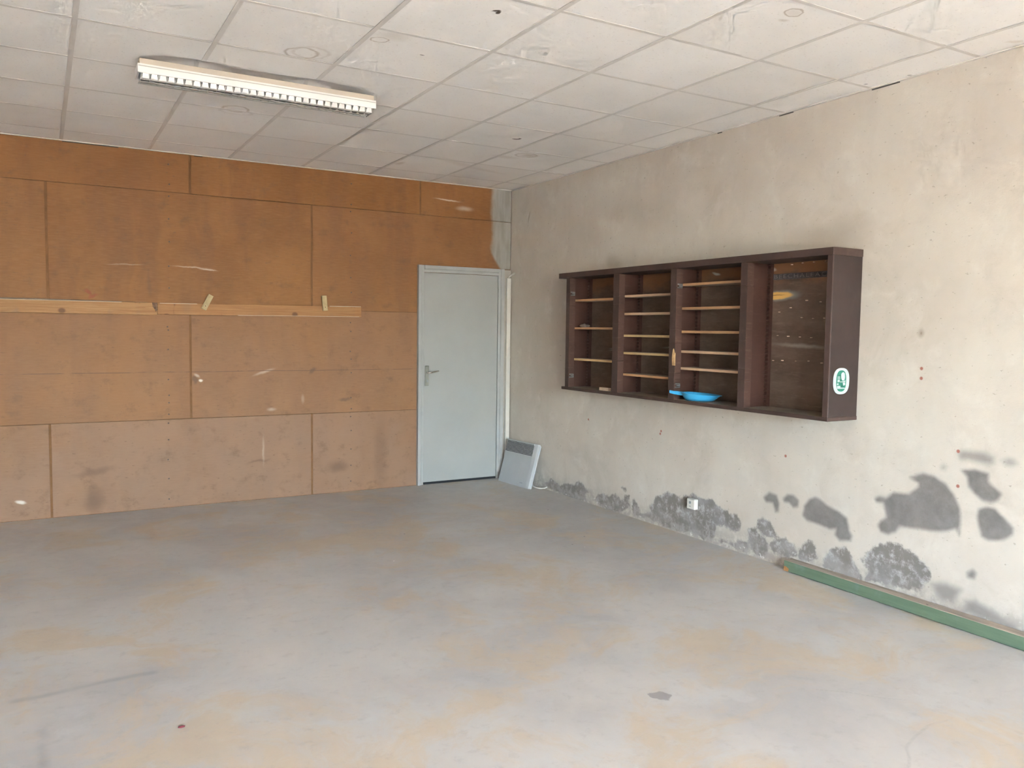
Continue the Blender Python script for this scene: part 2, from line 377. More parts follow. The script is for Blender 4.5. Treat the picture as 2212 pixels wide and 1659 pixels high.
plain('slot_black', (0.02, 0.02, 0.022), 0.7, 0.2, 0.2, 10)
plain('socket_white', (0.56, 0.53, 0.48), 0.35, 0.45, 0.05, 25)
plain('cable_white', (0.62, 0.60, 0.56), 0.45, 0.4, 0.1, 20)
plain('blue_plastic', (0.040, 0.30, 0.53), 0.35, 0.45, 0.06, 10)
plain('sticker_white', (0.38, 0.42, 0.41), 0.4, 0.4, 0.03, 20)
plain('sticker_green', (0.020, 0.155, 0.105), 0.4, 0.4, 0.15, 40)
plain('tape_dark', (0.055, 0.045, 0.045), 0.35, 0.5, 0.2, 30)
plain('letter_grey', (0.15, 0.125, 0.115), 0.5, 0.4, 0.2, 30)
plain('grey_lump', (0.17, 0.13, 0.11), 0.9, 0.1, 0.3, 60)
plain('print_grey', (0.24, 0.26, 0.26), 0.5, 0.3, 0.1, 30)
plain('scrap_red', (0.14, 0.025, 0.03), 0.7, 0.2, 0.4, 60)
s = NT('bounce_ground', 0.9, 0.1)
p = s.pos()
s.color(s.mix(s.ss(s.noise(p, 0.7, 5), 0.3, 0.7), (0.55, 0.49, 0.41), (0.64, 0.57, 0.48)))
M['bounce_ground'] = s.mat
s = NT('dimming_ground', 0.95, 0.05)
p = s.pos()
s.color(s.mix(s.ss(s.noise(p, 0.9, 5), 0.3, 0.7), (0.085, 0.085, 0.045), (0.16, 0.135, 0.075)))
M['dimming_ground'] = s.mat
plain('joint_brown', (0.165, 0.080, 0.034), 0.8, 0.2, 0.15, 8)
plain('charred_wood', (0.11, 0.065, 0.042), 0.8, 0.2, 0.5, 50)

# ------------------------------------------------------------------ mesh helpers
def mesh_obj(name, bm, mat, parent=None, smooth=False):
    me = bpy.data.meshes.new(name)
    bm.normal_update(); bm.to_mesh(me); bm.free()
    mats = mat if isinstance(mat, (list, tuple)) else [mat]
    for k in mats: me.materials.append(M[k])
    if smooth:
        for f in me.polygons: f.use_smooth = True
    o = bpy.data.objects.new(name, me); COL.objects.link(o)
    if parent is not None: o.parent = parent
    return o
def share(o, parent=None, loc=None):
    c = o.copy(); COL.objects.link(c)
    if parent is not None: c.parent = parent
    if loc is not None: c.location = loc
    return c
def tag(o, label, cat=None, group=None, kind=None):
    o['label'] = label
    if cat: o['category'] = cat
    if group: o['group'] = group
    if kind: o['kind'] = kind
    return o
def thing(name, loc, label, cat, group=None, kind=None):
    o = bpy.data.objects.new(name, None); COL.objects.link(o)
    o.empty_display_size = 0.1
    o.location = loc
    return tag(o, label, cat, group, kind)
def box(bm, x0, x1, y0, y1, z0, z1, bev=0.0, mi=0):
    vs_ = [bm.verts.new(p) for p in ((x0,y0,z0),(x1,y0,z0),(x1,y1,z0),(x0,y1,z0),(x0,y0,z1),(x1,y0,z1),(x1,y1,z1),(x0,y1,z1))]
    fs = [bm.faces.new([vs_[i] for i in q]) for q in ((0,3,2,1),(4,5,6,7),(0,1,5,4),(1,2,6,5),(2,3,7,6),(3,0,4,7))]
    for f in fs: f.material_index = mi
    if bev > 0:
        es = list({e for f in fs for e in f.edges})
        r = bmesh.ops.bevel(bm, geom=es, offset=bev, segments=1, affect='EDGES', profile=0.5)
        for f in r['faces']: f.material_index = mi
    return fs
def newbox(name, x0, x1, y0, y1, z0, z1, mat, parent=None, bev=0.0):
    bm = bmesh.new(); box(bm, x0, x1, y0, y1, z0, z1, bev)
    return mesh_obj(name, bm, mat, parent)
def prism(bm, pts, axis, a0, a1, mi=0):
    """closed polygon pts (2d) extruded along axis 0/1/2 from a0 to a1"""
    def P(u, v, a): return ((a,u,v),(u,a,v),(u,v,a))[axis]
    A = [bm.verts.new(P(u,v,a0)) for u,v in pts]; B = [bm.verts.new(P(u,v,a1)) for u,v in pts]
    n = len(pts); fs = []
    for i in range(n):
        j = (i+1) % n; fs.append(bm.faces.new((A[i],A[j],B[j],B[i])))
    fs.append(bm.faces.new(A[::-1])); fs.append(bm.faces.new(B))
    for f in fs: f.material_index = mi
    bmesh.ops.recalc_face_normals(bm, faces=fs)
    return fs
def tube(bm, pts, r, seg=10, cap=True):
    rings = []
    n = len(pts); P = [Vector(p) for p in pts]
    for i, p in enumerate(P):
        d = (P[min(i+1,n-1)] - P[max(i-1,0)]).normalized()
        ref = Vector((0,0,1)) if abs(d.z) < 0.9 else Vector((1,0,0))
        a = d.cross(ref).normalized(); b = d.cross(a).normalized()
        rr = r[i] if isinstance(r, (list, tuple)) else r
        rings.append([bm.verts.new(p + a*math.cos(2*PI*k/seg)*rr + b*math.sin(2*PI*k/seg)*rr) for k in range(seg)])
    fs = []
    for i in range(n-1):
        for k in range(seg):
            fs.append(bm.faces.new((rings[i][k], rings[i][(k+1)%seg], rings[i+1][(k+1)%seg], rings[i+1][k])))
    if cap:
        fs.append(bm.faces.new(rings[0][::-1])); fs.append(bm.faces.new(rings[-1]))
    bmesh.ops.recalc_face_normals(bm, faces=fs)
    return fs
def grid_mesh(name, us, vs_, fn, mat, flip=False):
    """grid surface through the given parameter lines; fn(U, V) -> x, y, z"""
    us = np.asarray(us); vs_ = np.asarray(vs_); nu, nv = len(us)-1, len(vs_)-1
    U, V = np.meshgrid(us, vs_, indexing='ij')
    co = np.stack(np.broadcast_arrays(*fn(U, V)), -1).reshape(-1, 3).astype(np.float32)
    idx = (np.arange(nu)[:,None]*(nv+1) + np.arange(nv)[None,:])
    q = np.stack([idx, idx+nv+1, idx+nv+2, idx+1], -1).reshape(-1,4)
    if flip: q = q[:, ::-1]
    me = bpy.data.meshes.new(name)
    me.vertices.add(len(co)); me.vertices.foreach_set('co', co.ravel())
    me.loops.add(q.size); me.loops.foreach_set('vertex_index', q.ravel().astype(np.int32))
    me.polygons.add(len(q)); me.polygons.foreach_set('loop_start', (np.arange(len(q))*4).astype(np.int32))
    me.update(calc_edges=True)
    me.materials.append(M[mat])
    o = bpy.data.objects.new(name, me); COL.objects.link(o)
    return o, co
def add_attr(o, name, vals):
    a = o.data.attributes.new(name, 'FLOAT', 'POINT'); a.data.foreach_set('value', np.asarray(vals, dtype=np.float32))
def seg_dist(P, a, b):
    a = np.array(a); b = np.array(b); d = b-a
    t = np.clip(((P-a)@d)/max(d@d, 1e-12), 0, 1)
    return np.linalg.norm(P-(a+t[:,None]*d), axis=1)
def poly_sdf(P, polys):
    best = np.full(len(P), 9.0)
    for poly in polys:
        arr = np.array(poly); lo = arr.min(0)-0.25; hi = arr.max(0)+0.25
        m_ = np.all((P > lo) & (P < hi), axis=1); Q = P[m_]
        if not len(Q): continue
        d = np.full(len(Q), 9.0); ins = np.zeros(len(Q), bool); n = len(poly)
        for i in range(n):
            a, b = poly[i], poly[(i+1) % n]
            d = np.minimum(d, seg_dist(Q, a, b))
            if a[1] != b[1]:
                c = (a[1] > Q[:,1]) != (b[1] > Q[:,1])
                xi = (b[0]-a[0])*(Q[:,1]-a[1])/(b[1]-a[1])+a[0]
                ins ^= c & (Q[:,0] < xi)
        d = np.where(ins, -d, d)
        best[m_] = np.minimum(best[m_], d)
    return np.clip(best, -0.3, 0.3)
def line_dist(P, lines):
    d = np.full(len(P), 9.0)
    for ln in lines:
        for a, b in zip(ln[:-1], ln[1:]): d = np.minimum(d, seg_dist(P, a, b))
    return np.clip(d, 0, 0.3)

# ------------------------------------------------------------------ the room
H = 2.841
RX0, RY0 = -6.4, -12.6                  # far left wall and front (opening) wall
# damp blotches on the right wall, outlines in wall metres (y, z)
DAMP = [
   [(-4.355, 0.708), (-4.424, 0.741), (-4.493, 0.738), (-4.555, 0.705), (-4.601, 0.656), (-4.636, 0.592), (-4.642, 0.523), (-4.64, 0.452), (-4.617, 0.482), (-4.567, 0.46), (-4.5, 0.449), (-4.416, 0.441), (-4.304, 0.432), (-4.281, 0.393), (-4.236, 0.369), (-4.189, 0.372), (-4.169, 0.407), (-4.186, 0.437), (-4.219, 0.464), (-4.208, 0.508), (-4.198, 0.54), (-4.156, 0.536), (-4.146, 0.554), (-4.171, 0.57), (-4.214, 0.566), (-4.262, 0.609), (-4.352, 0.614), (-4.405, 0.665), (-4.404, 0.686)] ,
   [(-4.633, 0.792), (-4.699, 0.806), (-4.768, 0.793), (-4.77, 0.755), (-4.798, 0.733), (-4.836, 0.706), (-4.821, 0.673), (-4.789, 0.652), (-4.748, 0.656), (-4.706, 0.682), (-4.676, 0.712), (-4.667, 0.759)] ,
   [(-4.73, 0.607), (-4.77, 0.627), (-4.81, 0.623), (-4.858, 0.589), (-4.899, 0.551), (-4.9, 0.521), (-4.857, 0.484), (-4.785, 0.465), (-4.751, 0.477), (-4.738, 0.516), (-4.726, 0.561)] ,
   [(-3.659, 0.416), (-3.698, 0.466), (-3.742, 0.489), (-3.773, 0.48), (-3.818, 0.455), (-3.916, 0.433), (-3.969, 0.404), (-3.986, 0.335), (-4.006, 0.307), (-3.998, 0.277), (-3.924, 0.264), (-3.894, 0.29), (-3.901, 0.333), (-3.854, 0.314), (-3.805, 0.324), (-3.744, 0.332), (-3.683, 0.332), (-3.651, 0.355)] ,
   [(-3.336, 0.407), (-3.38, 0.451), (-3.442, 0.444), (-3.467, 0.396), (-3.463, 0.343), (-3.436, 0.333), (-3.411, 0.39), (-3.36, 0.385)] ,
   [(-3.493, 0.432), (-3.529, 0.465), (-3.578, 0.469), (-3.616, 0.442), (-3.612, 0.403), (-3.576, 0.391), (-3.542, 0.415), (-3.504, 0.412)] ,
   [(-4.688, 0.273), (-4.718, 0.298), (-4.733, 0.285), (-4.727, 0.255), (-4.693, 0.249)] ,
]
FAINT = [
   [(-4.612, 0.873), (-4.632, 0.892), (-4.681, 0.897), (-4.743, 0.895), (-4.784, 0.877), (-4.789, 0.854), (-4.759, 0.842), (-4.684, 0.842), (-4.624, 0.847)] ,
   [(-4.837, 0.871), (-4.856, 0.887), (-4.888, 0.882), (-4.905, 0.867), (-4.883, 0.851), (-4.851, 0.853)] ,
   [(-4.52, 0.796), (-4.535, 0.809), (-4.554, 0.798), (-4.544, 0.778), (-4.525, 0.779)] ,
   [(-4.685, 0.13), (-4.733, 0.141), (-4.789, 0.127), (-4.864, 0.102), (-4.936, 0.078), (-4.924, 0.06), (-4.806, 0.063), (-4.687, 0.075)] ,
   [(-4.499, 0.163), (-4.587, 0.195), (-4.668, 0.182), (-4.629, 0.092), (-4.555, 0.092)] ,
]
MOTTLED = [
   [(-3.632, 0.076), (-3.635, 0.128), (-3.659, 0.186), (-3.709, 0.219), (-3.761, 0.193), (-3.765, 0.11), (-3.695, 0.075)] ,
   [(-3.281, 0.197), (-3.291, 0.244), (-3.336, 0.27), (-3.394, 0.257), (-3.43, 0.212), (-3.454, 0.173), (-3.398, 0.165), (-3.341, 0.161)] ,
   [(-3.21, 0.163), (-3.256, 0.21), (-3.293, 0.182), (-3.341, 0.156), (-3.389, 0.113), (-3.38, 0.048), (-3.347, 0.013), (-3.276, 0.023), (-3.226, 0.075)] ,
   [(-3.389, 0.113), (-3.454, 0.173), (-3.52, 0.184), (-3.586, 0.16), (-3.621, 0.099), (-3.547, 0.063), (-3.481, 0.064), (-3.425, 0.077)] ,
   [(-3.806, 0.078), (-3.832, 0.16), (-3.898, 0.209), (-3.972, 0.235), (-4.011, 0.196), (-4.041, 0.139), (-4.081, 0.07), (-3.971, 0.056), (-3.875, 0.063)] ,
   [(-4.075, 0.196), (-4.125, 0.256), (-4.209, 0.315), (-4.267, 0.329), (-4.366, 0.314), (-4.431, 0.278), (-4.48, 0.246), (-4.493, 0.206), (-4.477, 0.15), (-4.424, 0.112), (-4.32, 0.098), (-4.194, 0.086), (-4.098, 0.075), (-4.131, 0.131), (-4.094, 0.161)] ,
] + [
   [(-0.702, 0.054), (-0.788, 0.108), (-0.874, 0.099), (-0.94, 0.069), (-1.022, 0.109), (-1.112, 0.124), (-1.165, 0.118), (-1.234, 0.155), (-1.32, 0.144), (-1.372, 0.094), (-1.331, 0.067), (-1.341, 0.015), (-1.239, 0.0), (-1.062, -0.007), (-0.914, 0.007), (-0.742, 0.019)] ,
   [(-1.473, 0.045), (-1.52, 0.102), (-1.616, 0.119), (-1.678, 0.111), (-1.724, 0.139), (-1.8, 0.125), (-1.875, 0.129), (-1.903, 0.162), (-1.946, 0.17), (-1.933, 0.122), (-1.956, 0.085), (-1.892, 0.04), (-1.864, 0.016), (-1.713, -0.005), (-1.556, 0.007)] ,
   [(-1.983, 0.14), (-2.011, 0.156), (-2.034, 0.123), (-2.077, 0.095), (-2.072, 0.049), (-2.12, 0.068), (-2.201, 0.093), (-2.199, 0.128), (-2.251, 0.173), (-2.276, 0.222), (-2.391, 0.273), (-2.467, 0.278), (-2.53, 0.251), (-2.577, 0.285), (-2.649, 0.294), (-2.678, 0.319), (-2.719, 0.299), (-2.788, 0.308), (-2.878, 0.308), (-2.934, 0.271), (-3.021, 0.257), (-3.033, 0.236), (-3.105, 0.255), (-3.138, 0.211), (-3.145, 0.166), (-3.1, 0.133), (-3.037, 0.135), (-2.994, 0.149), (-2.919, 0.125), (-2.91, 0.075), (-2.889, 0.038), (-2.8, 0.002), (-2.707, 0.029), (-2.588, 0.019), (-2.465, 0.001), (-2.363, 0.013), (-2.271, 0.019), (-2.176, 0.035), (-2.066, 0.021), (-1.994, 0.033)] ,
   [(-1.842, 0.211), (-1.886, 0.228), (-1.923, 0.207), (-1.894, 0.193)] ,
   [(-2.911, 0.035), (-3.008, 0.05), (-3.093, 0.054), (-3.143, 0.081), (-3.215, 0.075), (-3.226, 0.032), (-3.167, 0.01), (-3.063, 0.023)] ,
]

us = np.concatenate([np.linspace(RX0, -4.7, 20)[:-1], np.arange(-4.7, 0.0001, 0.0125)])
vs2 = np.concatenate([np.linspace(RY0, -6.2, 20)[:-1], np.arange(-6.2, 0.0001, 0.0125)])
floor, co = grid_mesh('floor', us, vs2, lambda U, V: (U, V, 0*U), 'concrete_floor')
P2 = co[:, :2].astype(float)
add_attr(floor, 'crack', line_dist(P2, [
    [(-1.066,-5.259),(-1.174,-5.253),(-1.304,-5.283),(-1.393,-5.311),(-1.456,-5.367),(-1.516,-5.404),(-1.60,-5.50)],
    [(-1.292,-4.837),(-1.199,-4.912),(-1.119,-5.016),(-1.054,-5.075)]]))
add_attr(floor, 'scuff', line_dist(P2, [
    [(-4.165,-3.406),(-4.076,-3.409),(-3.896,-3.374),(-3.723,-3.366),(-3.665,-3.37)],
    [(-4.08,-3.714),(-4.073,-3.83),(-4.073,-4.011)]]))
add_attr(floor, 'patch', poly_sdf(P2, [[(-1.938,-4.521),(-1.912,-4.54),(-1.872,-4.537),(-1.864,-4.571),(-1.84,-4.579),(-1.881,-4.605),(-1.896,-4.632),(-1.924,-4.598),(-1.948,-4.569)]]))
tag(floor, 'bare grey concrete floor with pale ochre stains', 'floor', kind='structure')

us = np.concatenate([np.linspace(RY0, -5.4, 12)[:-1], np.arange(-5.4, 0.0001, 0.0125)])
vs2 = np.concatenate([np.arange(0, 1.0, 0.0125), np.linspace(1.0, H+0.25, 30)])
wall_right, co = grid_mesh('wall_right', us, vs2, lambda U, V: (0*U, U, V), 'plaster_wall', flip=True)
P2 = co[:, 1:].astype(float)
add_attr(wall_right, 'damp', poly_sdf(P2, DAMP))
add_attr(wall_right, 'damp_faint', poly_sdf(P2, FAINT))
add_attr(wall_right, 'damp_mottled', poly_sdf(P2, MOTTLED))
tag(wall_right, 'dirty cream plaster wall with grey damp blotches along its foot', 'wall', kind='structure')
bm = bmesh.new(); box(bm, 0.004, 0.22, RY0, 0.2, -0.02, H+0.25)
mesh_obj('masonry', bm, 'plain_plaster', wall_right)

# back wall: masonry base, hardboard sheets with open joints, door
PY = 0.0                                 # face of the hardboard
bm = bmesh.new()
box(bm, RX0, 0.0, 0.010, 0.2, -0.02, H+0.25)
wall_back = mesh_obj('wall_back', bm, 'seam_brown')
tag(wall_back, 'back wall clad in brown hardboard sheets', 'wall', kind='structure')
GH, GV = 0.0022, 0.008                    # half joints: tight lying joints, wider standing ones
Z1, Z2, Z3 = 0.720, 1.629, 2.532
DX0, DX1, DZ = -1.000, -0.088, 2.070      # door frame outside
def sheet(x0, x1, z0, z1, dy=0.0):
    bm = bmesh.new(); box(bm, x0, x1, dy, 0.0105, z0, z1, 0.0012)
    o = mesh_obj('hardboard_panel', bm, 'hardboard', wall_back)
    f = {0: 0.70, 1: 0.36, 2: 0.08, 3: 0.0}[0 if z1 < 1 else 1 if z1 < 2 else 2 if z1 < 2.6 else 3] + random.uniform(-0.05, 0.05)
    o.color = (max(0, f), 0, 0, 1)       # paler lower courses: daylight on the low wall painted into the sheets
    return o
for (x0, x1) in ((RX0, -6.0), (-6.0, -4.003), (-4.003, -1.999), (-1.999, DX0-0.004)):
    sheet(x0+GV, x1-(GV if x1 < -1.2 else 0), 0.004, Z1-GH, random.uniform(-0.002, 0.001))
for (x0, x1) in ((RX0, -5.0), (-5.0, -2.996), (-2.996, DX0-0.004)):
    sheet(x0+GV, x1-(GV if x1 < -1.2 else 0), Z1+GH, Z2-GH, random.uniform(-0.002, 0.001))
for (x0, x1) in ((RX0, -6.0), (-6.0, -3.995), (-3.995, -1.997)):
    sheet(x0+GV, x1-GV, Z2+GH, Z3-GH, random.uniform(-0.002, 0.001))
bm = bmesh.new()
prism(bm, [(-1.997+GV, Z2+GH), (DX0-0.004, Z2+GH), (DX0-0.004, DZ+0.003), (-0.009, DZ+0.003), (-0.009, Z3-GH), (-1.997+GV, Z3-GH)], 1, 0.0, 0.0105)
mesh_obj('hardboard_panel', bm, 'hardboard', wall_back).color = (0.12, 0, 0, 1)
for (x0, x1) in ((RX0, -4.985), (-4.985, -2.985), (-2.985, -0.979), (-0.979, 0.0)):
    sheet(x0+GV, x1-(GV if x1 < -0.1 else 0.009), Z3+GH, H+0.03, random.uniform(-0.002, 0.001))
# filler strips set back in the standing joints
for x, z0, z1 in ((-4.003, 0.004, Z1), (-1.999, 0.004, Z1), (-2.996, Z1, Z2), (-3.995, Z2, Z3), (-1.997, Z2, Z3), (-2.985, Z3, H), (-0.979, Z3, H)):
    newbox('joint_strip', x-GV-0.004, x+GV+0.004, 0.0028, 0.0102, z0+0.003, z1-0.003, 'joint_brown', wall_back)
# nails down the two stud lines
bm = bmesh.new()
bmesh.ops.create_cone(bm, cap_ends=True, segments=8, radius1=0.0065, radius2=0.005, depth=0.003, matrix=Matrix.Rotation(PI/2, 4, 'X'))
nail0 = mesh_obj('nail', bm, 'nail_head', wall_back)
nails = [(-3.140,z) for z in (2.750,2.594)] + [(-3.146,z) for z in (2.500,2.321,2.142,1.948,1.775)] \
      + [(-3.164,z) for z in (1.465,1.439,1.283,1.041,.914,.854,.761)] + [(-3.174,z) for z in (.689,.554,.392,.237,.070)] \
      + [(-1.645,z) for z in (2.748,2.566,2.505,2.318,2.118,1.922,1.791,1.523,1.444,1.266,1.196,1.075,.850,.750,.679,.553,.385,.237,.093)]
for k, (x, z) in enumerate(nails):
    o = nail0 if k == 0 else share(nail0, wall_back)
    o.location = (x+random.uniform(-.006,.006), -0.003, z)

# side strip between the door and the corner
newbox('corner_strip', DX1+0.002, 0.0, 0.0, 0.0105, 0.0, DZ-0.004, 'strip_cream', wall_back)

# door
door = thing('door_1', ((DX0+DX1)/2, 0, 0), 'grey painted flush door in a grey frame beside the corner', 'door', kind='structure')
ox = -(DX0+DX1)/2
def dbox(name, x0, x1, y0, y1, z0, z1, mat, bev=0.0, parent=None):
    return newbox(name, x0+ox, x1+ox, y0, y1, z0, z1, mat, parent or door, bev)
LX0, LX1, LZ = -0.936, -0.150, 2.004
dbox('door_leaf', LX0, LX1, -0.004, 0.009, 0.022, LZ, 'door_paint', 0.002)
def jamb(name, x0, x1, z0, z1, top=False):
    bm = bmesh.new()
    if top:
        prism(bm, [(-0.028, z1), (0.0095, z1), (0.0095, z0), (-0.012, z0), (-0.014, z0+0.022), (-0.026, z0+0.030)], 0, x0+ox, x1+ox)
    elif x0 < -0.5:
        prism(bm, [(x0+ox, -0.028), (x0+ox, 0.0095), (x1+ox, 0.0095), (x1+ox, -0.012), (x1-0.022+ox, -0.014), (x1-0.030+ox, -0.026)], 2, z0, z1)
    else:
        prism(bm, [(x1+ox, -0.028), (x1+ox, 0.0095), (x0+ox, 0.0095), (x0+ox, -0.012), (x0+0.022+ox, -0.014), (x0+0.030+ox, -0.026)], 2, z0, z1)
    return mesh_obj(name, bm, 'frame_paint', door)
jamb('door_jamb', DX0, LX0-0.003, 0.0, DZ)
jamb('door_jamb', LX1+0.003, DX1, 0.0, DZ)
jamb('door_head', LX0-0.003, LX1+0.003, LZ+0.004, DZ, True)
dbox('threshold_gap', LX0, LX1, 0.0, 0.0095, 0.0005, 0.020, 'slot_black')
hp = dbox('handle_plate', -0.925, -0.884, -0.013, -0.004, 0.943, 1.130, 'brushed_steel', 0.003)
dbox('keyhole', -0.907, -0.893, -0.0142, -0.0125, 0.975, 1.000, 'print_grey', 0.0, hp)
bm = bmesh.new()
tube(bm, [(-0.905+ox, -0.012, 1.066), (-0.905+ox, -0.040, 1.066)], 0.010, 12)
tube(bm, [(-0.912+ox, -0.046, 1.064), (-0.895+ox, -0.050, 1.065), (-0.865+ox, -0.050, 1.070), (-0.825+ox, -0.046, 1.077), (-0.798+ox, -0.043, 1.081)], [0.010, 0.012, 0.0105, 0.008, 0.006], 12)
mesh_obj('handle_lever', bm, 'polished_steel', door, True)
for z in (0.25, 1.0, 1.8):
    bm = bmesh.new(); tube(bm, [(LX1+0.004+ox, -0.012, z), (LX1+0.004+ox, -0.012, z+0.07)], 0.006, 8)
    mesh_obj('hinge', bm, 'frame_paint', door, True)

# unseen shell: left wall and front wall with the wide doorway the daylight comes through
bm = bmesh.new(); box(bm, RX0-0.2, RX0, RY0, 0.2, -0.02, H+0.25)
tag(mesh_obj('unseen_wall_left', bm, 'plain_plaster'), 'unseen plain plaster wall on the left of the room', 'wall', kind='structure')
OX0, OX1, OZ = -6.2, -2.0, 2.70
bm = bmesh.new()
box(bm, RX0-0.2, OX0, RY0-0.2, RY0, -0.02, H+0.25); box(bm, OX1, 0.22, RY0-0.2, RY0, -0.02, H+0.25)
box(bm, OX0, OX1, RY0-0.2, RY0, OZ, H+0.25)
tag(mesh_obj('unseen_wall_front', bm, 'plain_plaster'), 'unseen front wall with a wide open garage doorway', 'wall', kind='structure')
bm = bmesh.new(); box(bm, -14, 6, RY0-6.5, RY0-0.2, -0.12, -0.02)  # unseen bright ground, added to bounce sunlight up to the ceiling
tag(mesh_obj('bounce_apron', bm, 'bounce_ground'), 'unseen bright ground added outside the doorway to light the ceiling', 'ground', kind='structure')
bm = bmesh.new(); box(bm, -70, 60, -90, RY0-6.5, -0.14, -0.04)  # unseen dark ground, added so the upper back wall gets less light
tag(mesh_obj('dimming_ground', bm, 'dimming_ground'), 'unseen dark ground added farther out to dim the upper back wall', 'ground', kind='structure')
pd = bpy.data.lights.new('doorway_portal', 'AREA'); pd.shape = 'RECTANGLE'; pd.size = OX1-OX0; pd.size_y = OZ
pd.cycles.is_portal = True
po = bpy.data.objects.new('doorway_portal', pd); COL.objects.link(po)
po.location = ((OX0+OX1)/2, RY0-0.1, OZ/2); po.rotation_euler = (PI/2, 0, 0)

# ------------------------------------------------------------------ suspended ceiling
bm = bmesh.new(); box(bm, RX0-0.2, 0.22, RY0-0.2, 0.2, H+0.25, H+0.40)
ceiling = mesh_obj('ceiling', bm, 'dark_void')
tag(ceiling, 'suspended ceiling of off-white mineral tiles in a thin grid', 'ceiling', kind='structure')
GX, GY, SX, SY = -0.2857, -0.3571, 0.600, 0.6101
xl = [0.0] + [GX - SX*k for k in range(11)]
xl = [x for x in xl if x > RX0+0.02] + [RX0]
yl = [0.0] + [GY - SY*k for k in range(22)]
yl = [y for y in yl if y > RY0+0.02] + [RY0]
LMX0, LMX1, LMY0, LMY1 = -3.590, -2.305, -2.385, -2.235     # the light fitting's outline
def lift(x, y):
    """how far the ceiling is pushed up along the light fitting's near edge"""
    if not (LMX0-0.05 < x < LMX1+0.05): return 0.0
    ex = min(1.0, max(0.0, (x-LMX0+0.02)/0.16)) * min(1.0, max(0.0, (LMX1+0.02-x)/0.16))
    near = min(abs(x-(GX-SX*4)), abs(x-(GX-SX*5)))
    amp = 0.030 + 0.030*math.exp(-(near/0.10)**2)
    d = abs(y-(LMY0+0.06))
    return amp*ex*max(0.0, 1-(max(0, d-0.05)/0.14))**2 if d < 0.19 else 0.0
TH = 0.012
cache = {}
for i in range(len(xl)-1):
    for j in range(len(yl)-1):
        x1, x0 = xl[i], xl[i+1]; y1, y0 = yl[j], yl[j+1]
        w, d = round(x1-x0, 3), round(y1-y0, 3)
        cx, cy = (x0+x1)/2, (y0+y1)/2
        dz = random.choice((0, 0, 0, 0.0015, 0.003))
        near_lamp = x0 < LMX1+0.1 and x1 > LMX0-0.1 and y0 < LMY0+0.3 and y1 > LMY0-0.3
        if near_lamp:
            bm = bmesh.new(); nx, ny = 24, 24; g_ = {}
            for a in range(nx+1):
                for b in range(ny+1):
                    px = -w/2+0.004 + (w-0.008)*a/nx; py = -d/2+0.004 + (d-0.008)*b/ny
                    g_[a,b] = bm.verts.new((px, py, lift(cx+px, cy+py)))
            for a in range(nx):
                for b in range(ny): bm.faces.new((g_[a,b], g_[a,b+1], g_[a+1,b+1], g_[a+1,b]))
            o = mesh_obj('ceiling_tile', bm, 'mineral_tile', ceiling, True)
        else:
            if (w, d) not in cache:
                bm = bmesh.new(); box(bm, -w/2+0.004, w/2-0.004, -d/2+0.004, d/2-0.004, 0.0, TH)
                o = mesh_obj('ceiling_tile', bm, 'mineral_tile', ceiling); cache[w, d] = o
            else: o = share(cache[w, d], ceiling)
        o.location = (cx, cy, H+0.005+dz)
        if not near_lamp: o.rotation_euler = (random.uniform(-.002,.002), random.uniform(-.002,.002), 0)
RW = 0.012
for x in xl[1:-1]:
    bm = bmesh.new(); ys = np.arange(RY0, 0.001, 0.04); prev = None
    for y in ys:
        z = lift(x, y)
        r = [bm.verts.new(q) for q in ((x-RW, y, H+0.003+z), (x+RW, y, H+0.003+z), (x+RW, y, H+0.0055+z), (x-RW, y, H+0.0055+z))]
        if prev:
            for k in range(4): bm.faces.new((prev[k], prev[(k+1)%4], r[(k+1)%4], r[k]))
        prev = r
    bmesh.ops.recalc_face_normals(bm, faces=bm.faces[:])
    mesh_obj('ceiling_rail', bm, 'rail_white', ceiling)
for y in yl[1:-1]:
    newbox('ceiling_rail', RX0, 0.0, y-0.011, y+0.011, H+0.0042, H+0.0055, 'rail_white', ceiling)
# edge angles along the walls
newbox('edge_angle', RX0, 0.0, -0.020, 0.0, H-0.001, H+0.004, 'rail_white', ceiling)
newbox('edge_angle', -0.020, 0.0, RY0, -0.020, H-0.001, H+0.004, 'rail_white', ceiling)
# dark slivers: gap shade painted where the edge angle has left the wall
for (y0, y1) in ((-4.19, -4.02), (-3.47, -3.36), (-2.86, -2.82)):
    newbox('gap_shade', -0.004, 0.0, y0, y1, H-0.006, H-0.001, 'dark_void', ceiling)
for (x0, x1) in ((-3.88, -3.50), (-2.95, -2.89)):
    newbox('gap_shade', x0, x1, -0.004, 0.0, H-0.007, H-0.001, 'dark_void', ceiling)

# ------------------------------------------------------------------ ceiling light with a louvre
lamp = thing('fluorescent_light', ((LMX0+LMX1)/2, (LMY0+LMY1)/2, H), 'long white fluorescent ceiling light with a louvred grille', 'light')
lox, loy = -(LMX0+LMX1)/2, -(LMY0+LMY1)/2
L0, L1, W0, W1 = LMX0+lox, LMX1+lox, LMY0+loy, LMY1+loy
bm = bmesh.new()           # upper sheet housing, slightly narrower at the top
prism(bm, [(W0+0.004, 0.0), (W0, -0.028), (W1, -0.028), (W1-0.004, 0.0)], 0, L0+0.010, L1-0.012)
mesh_obj('housing', bm, 'lamp_cream', lamp)
bm = bmesh.new()           # lower white reflector frame, open below
for (a, b) in ((W0-0.003, W0+0.006), (W1-0.006, W1+0.003)): box(bm, L0, L1, a, b, -0.074, -0.028, 0.0015)
for (a, b) in ((L0, L0+0.008), (L1-0.008, L1)): box(bm, a, b, W0+0.006, W1-0.006, -0.074, -0.028, 0.0015)
box(bm, L0+0.008, L1-0.008, W0+0.006, W1-0.006, -0.034, -0.028)
fr = mesh_obj('reflector_frame', bm, 'lamp_white', lamp)
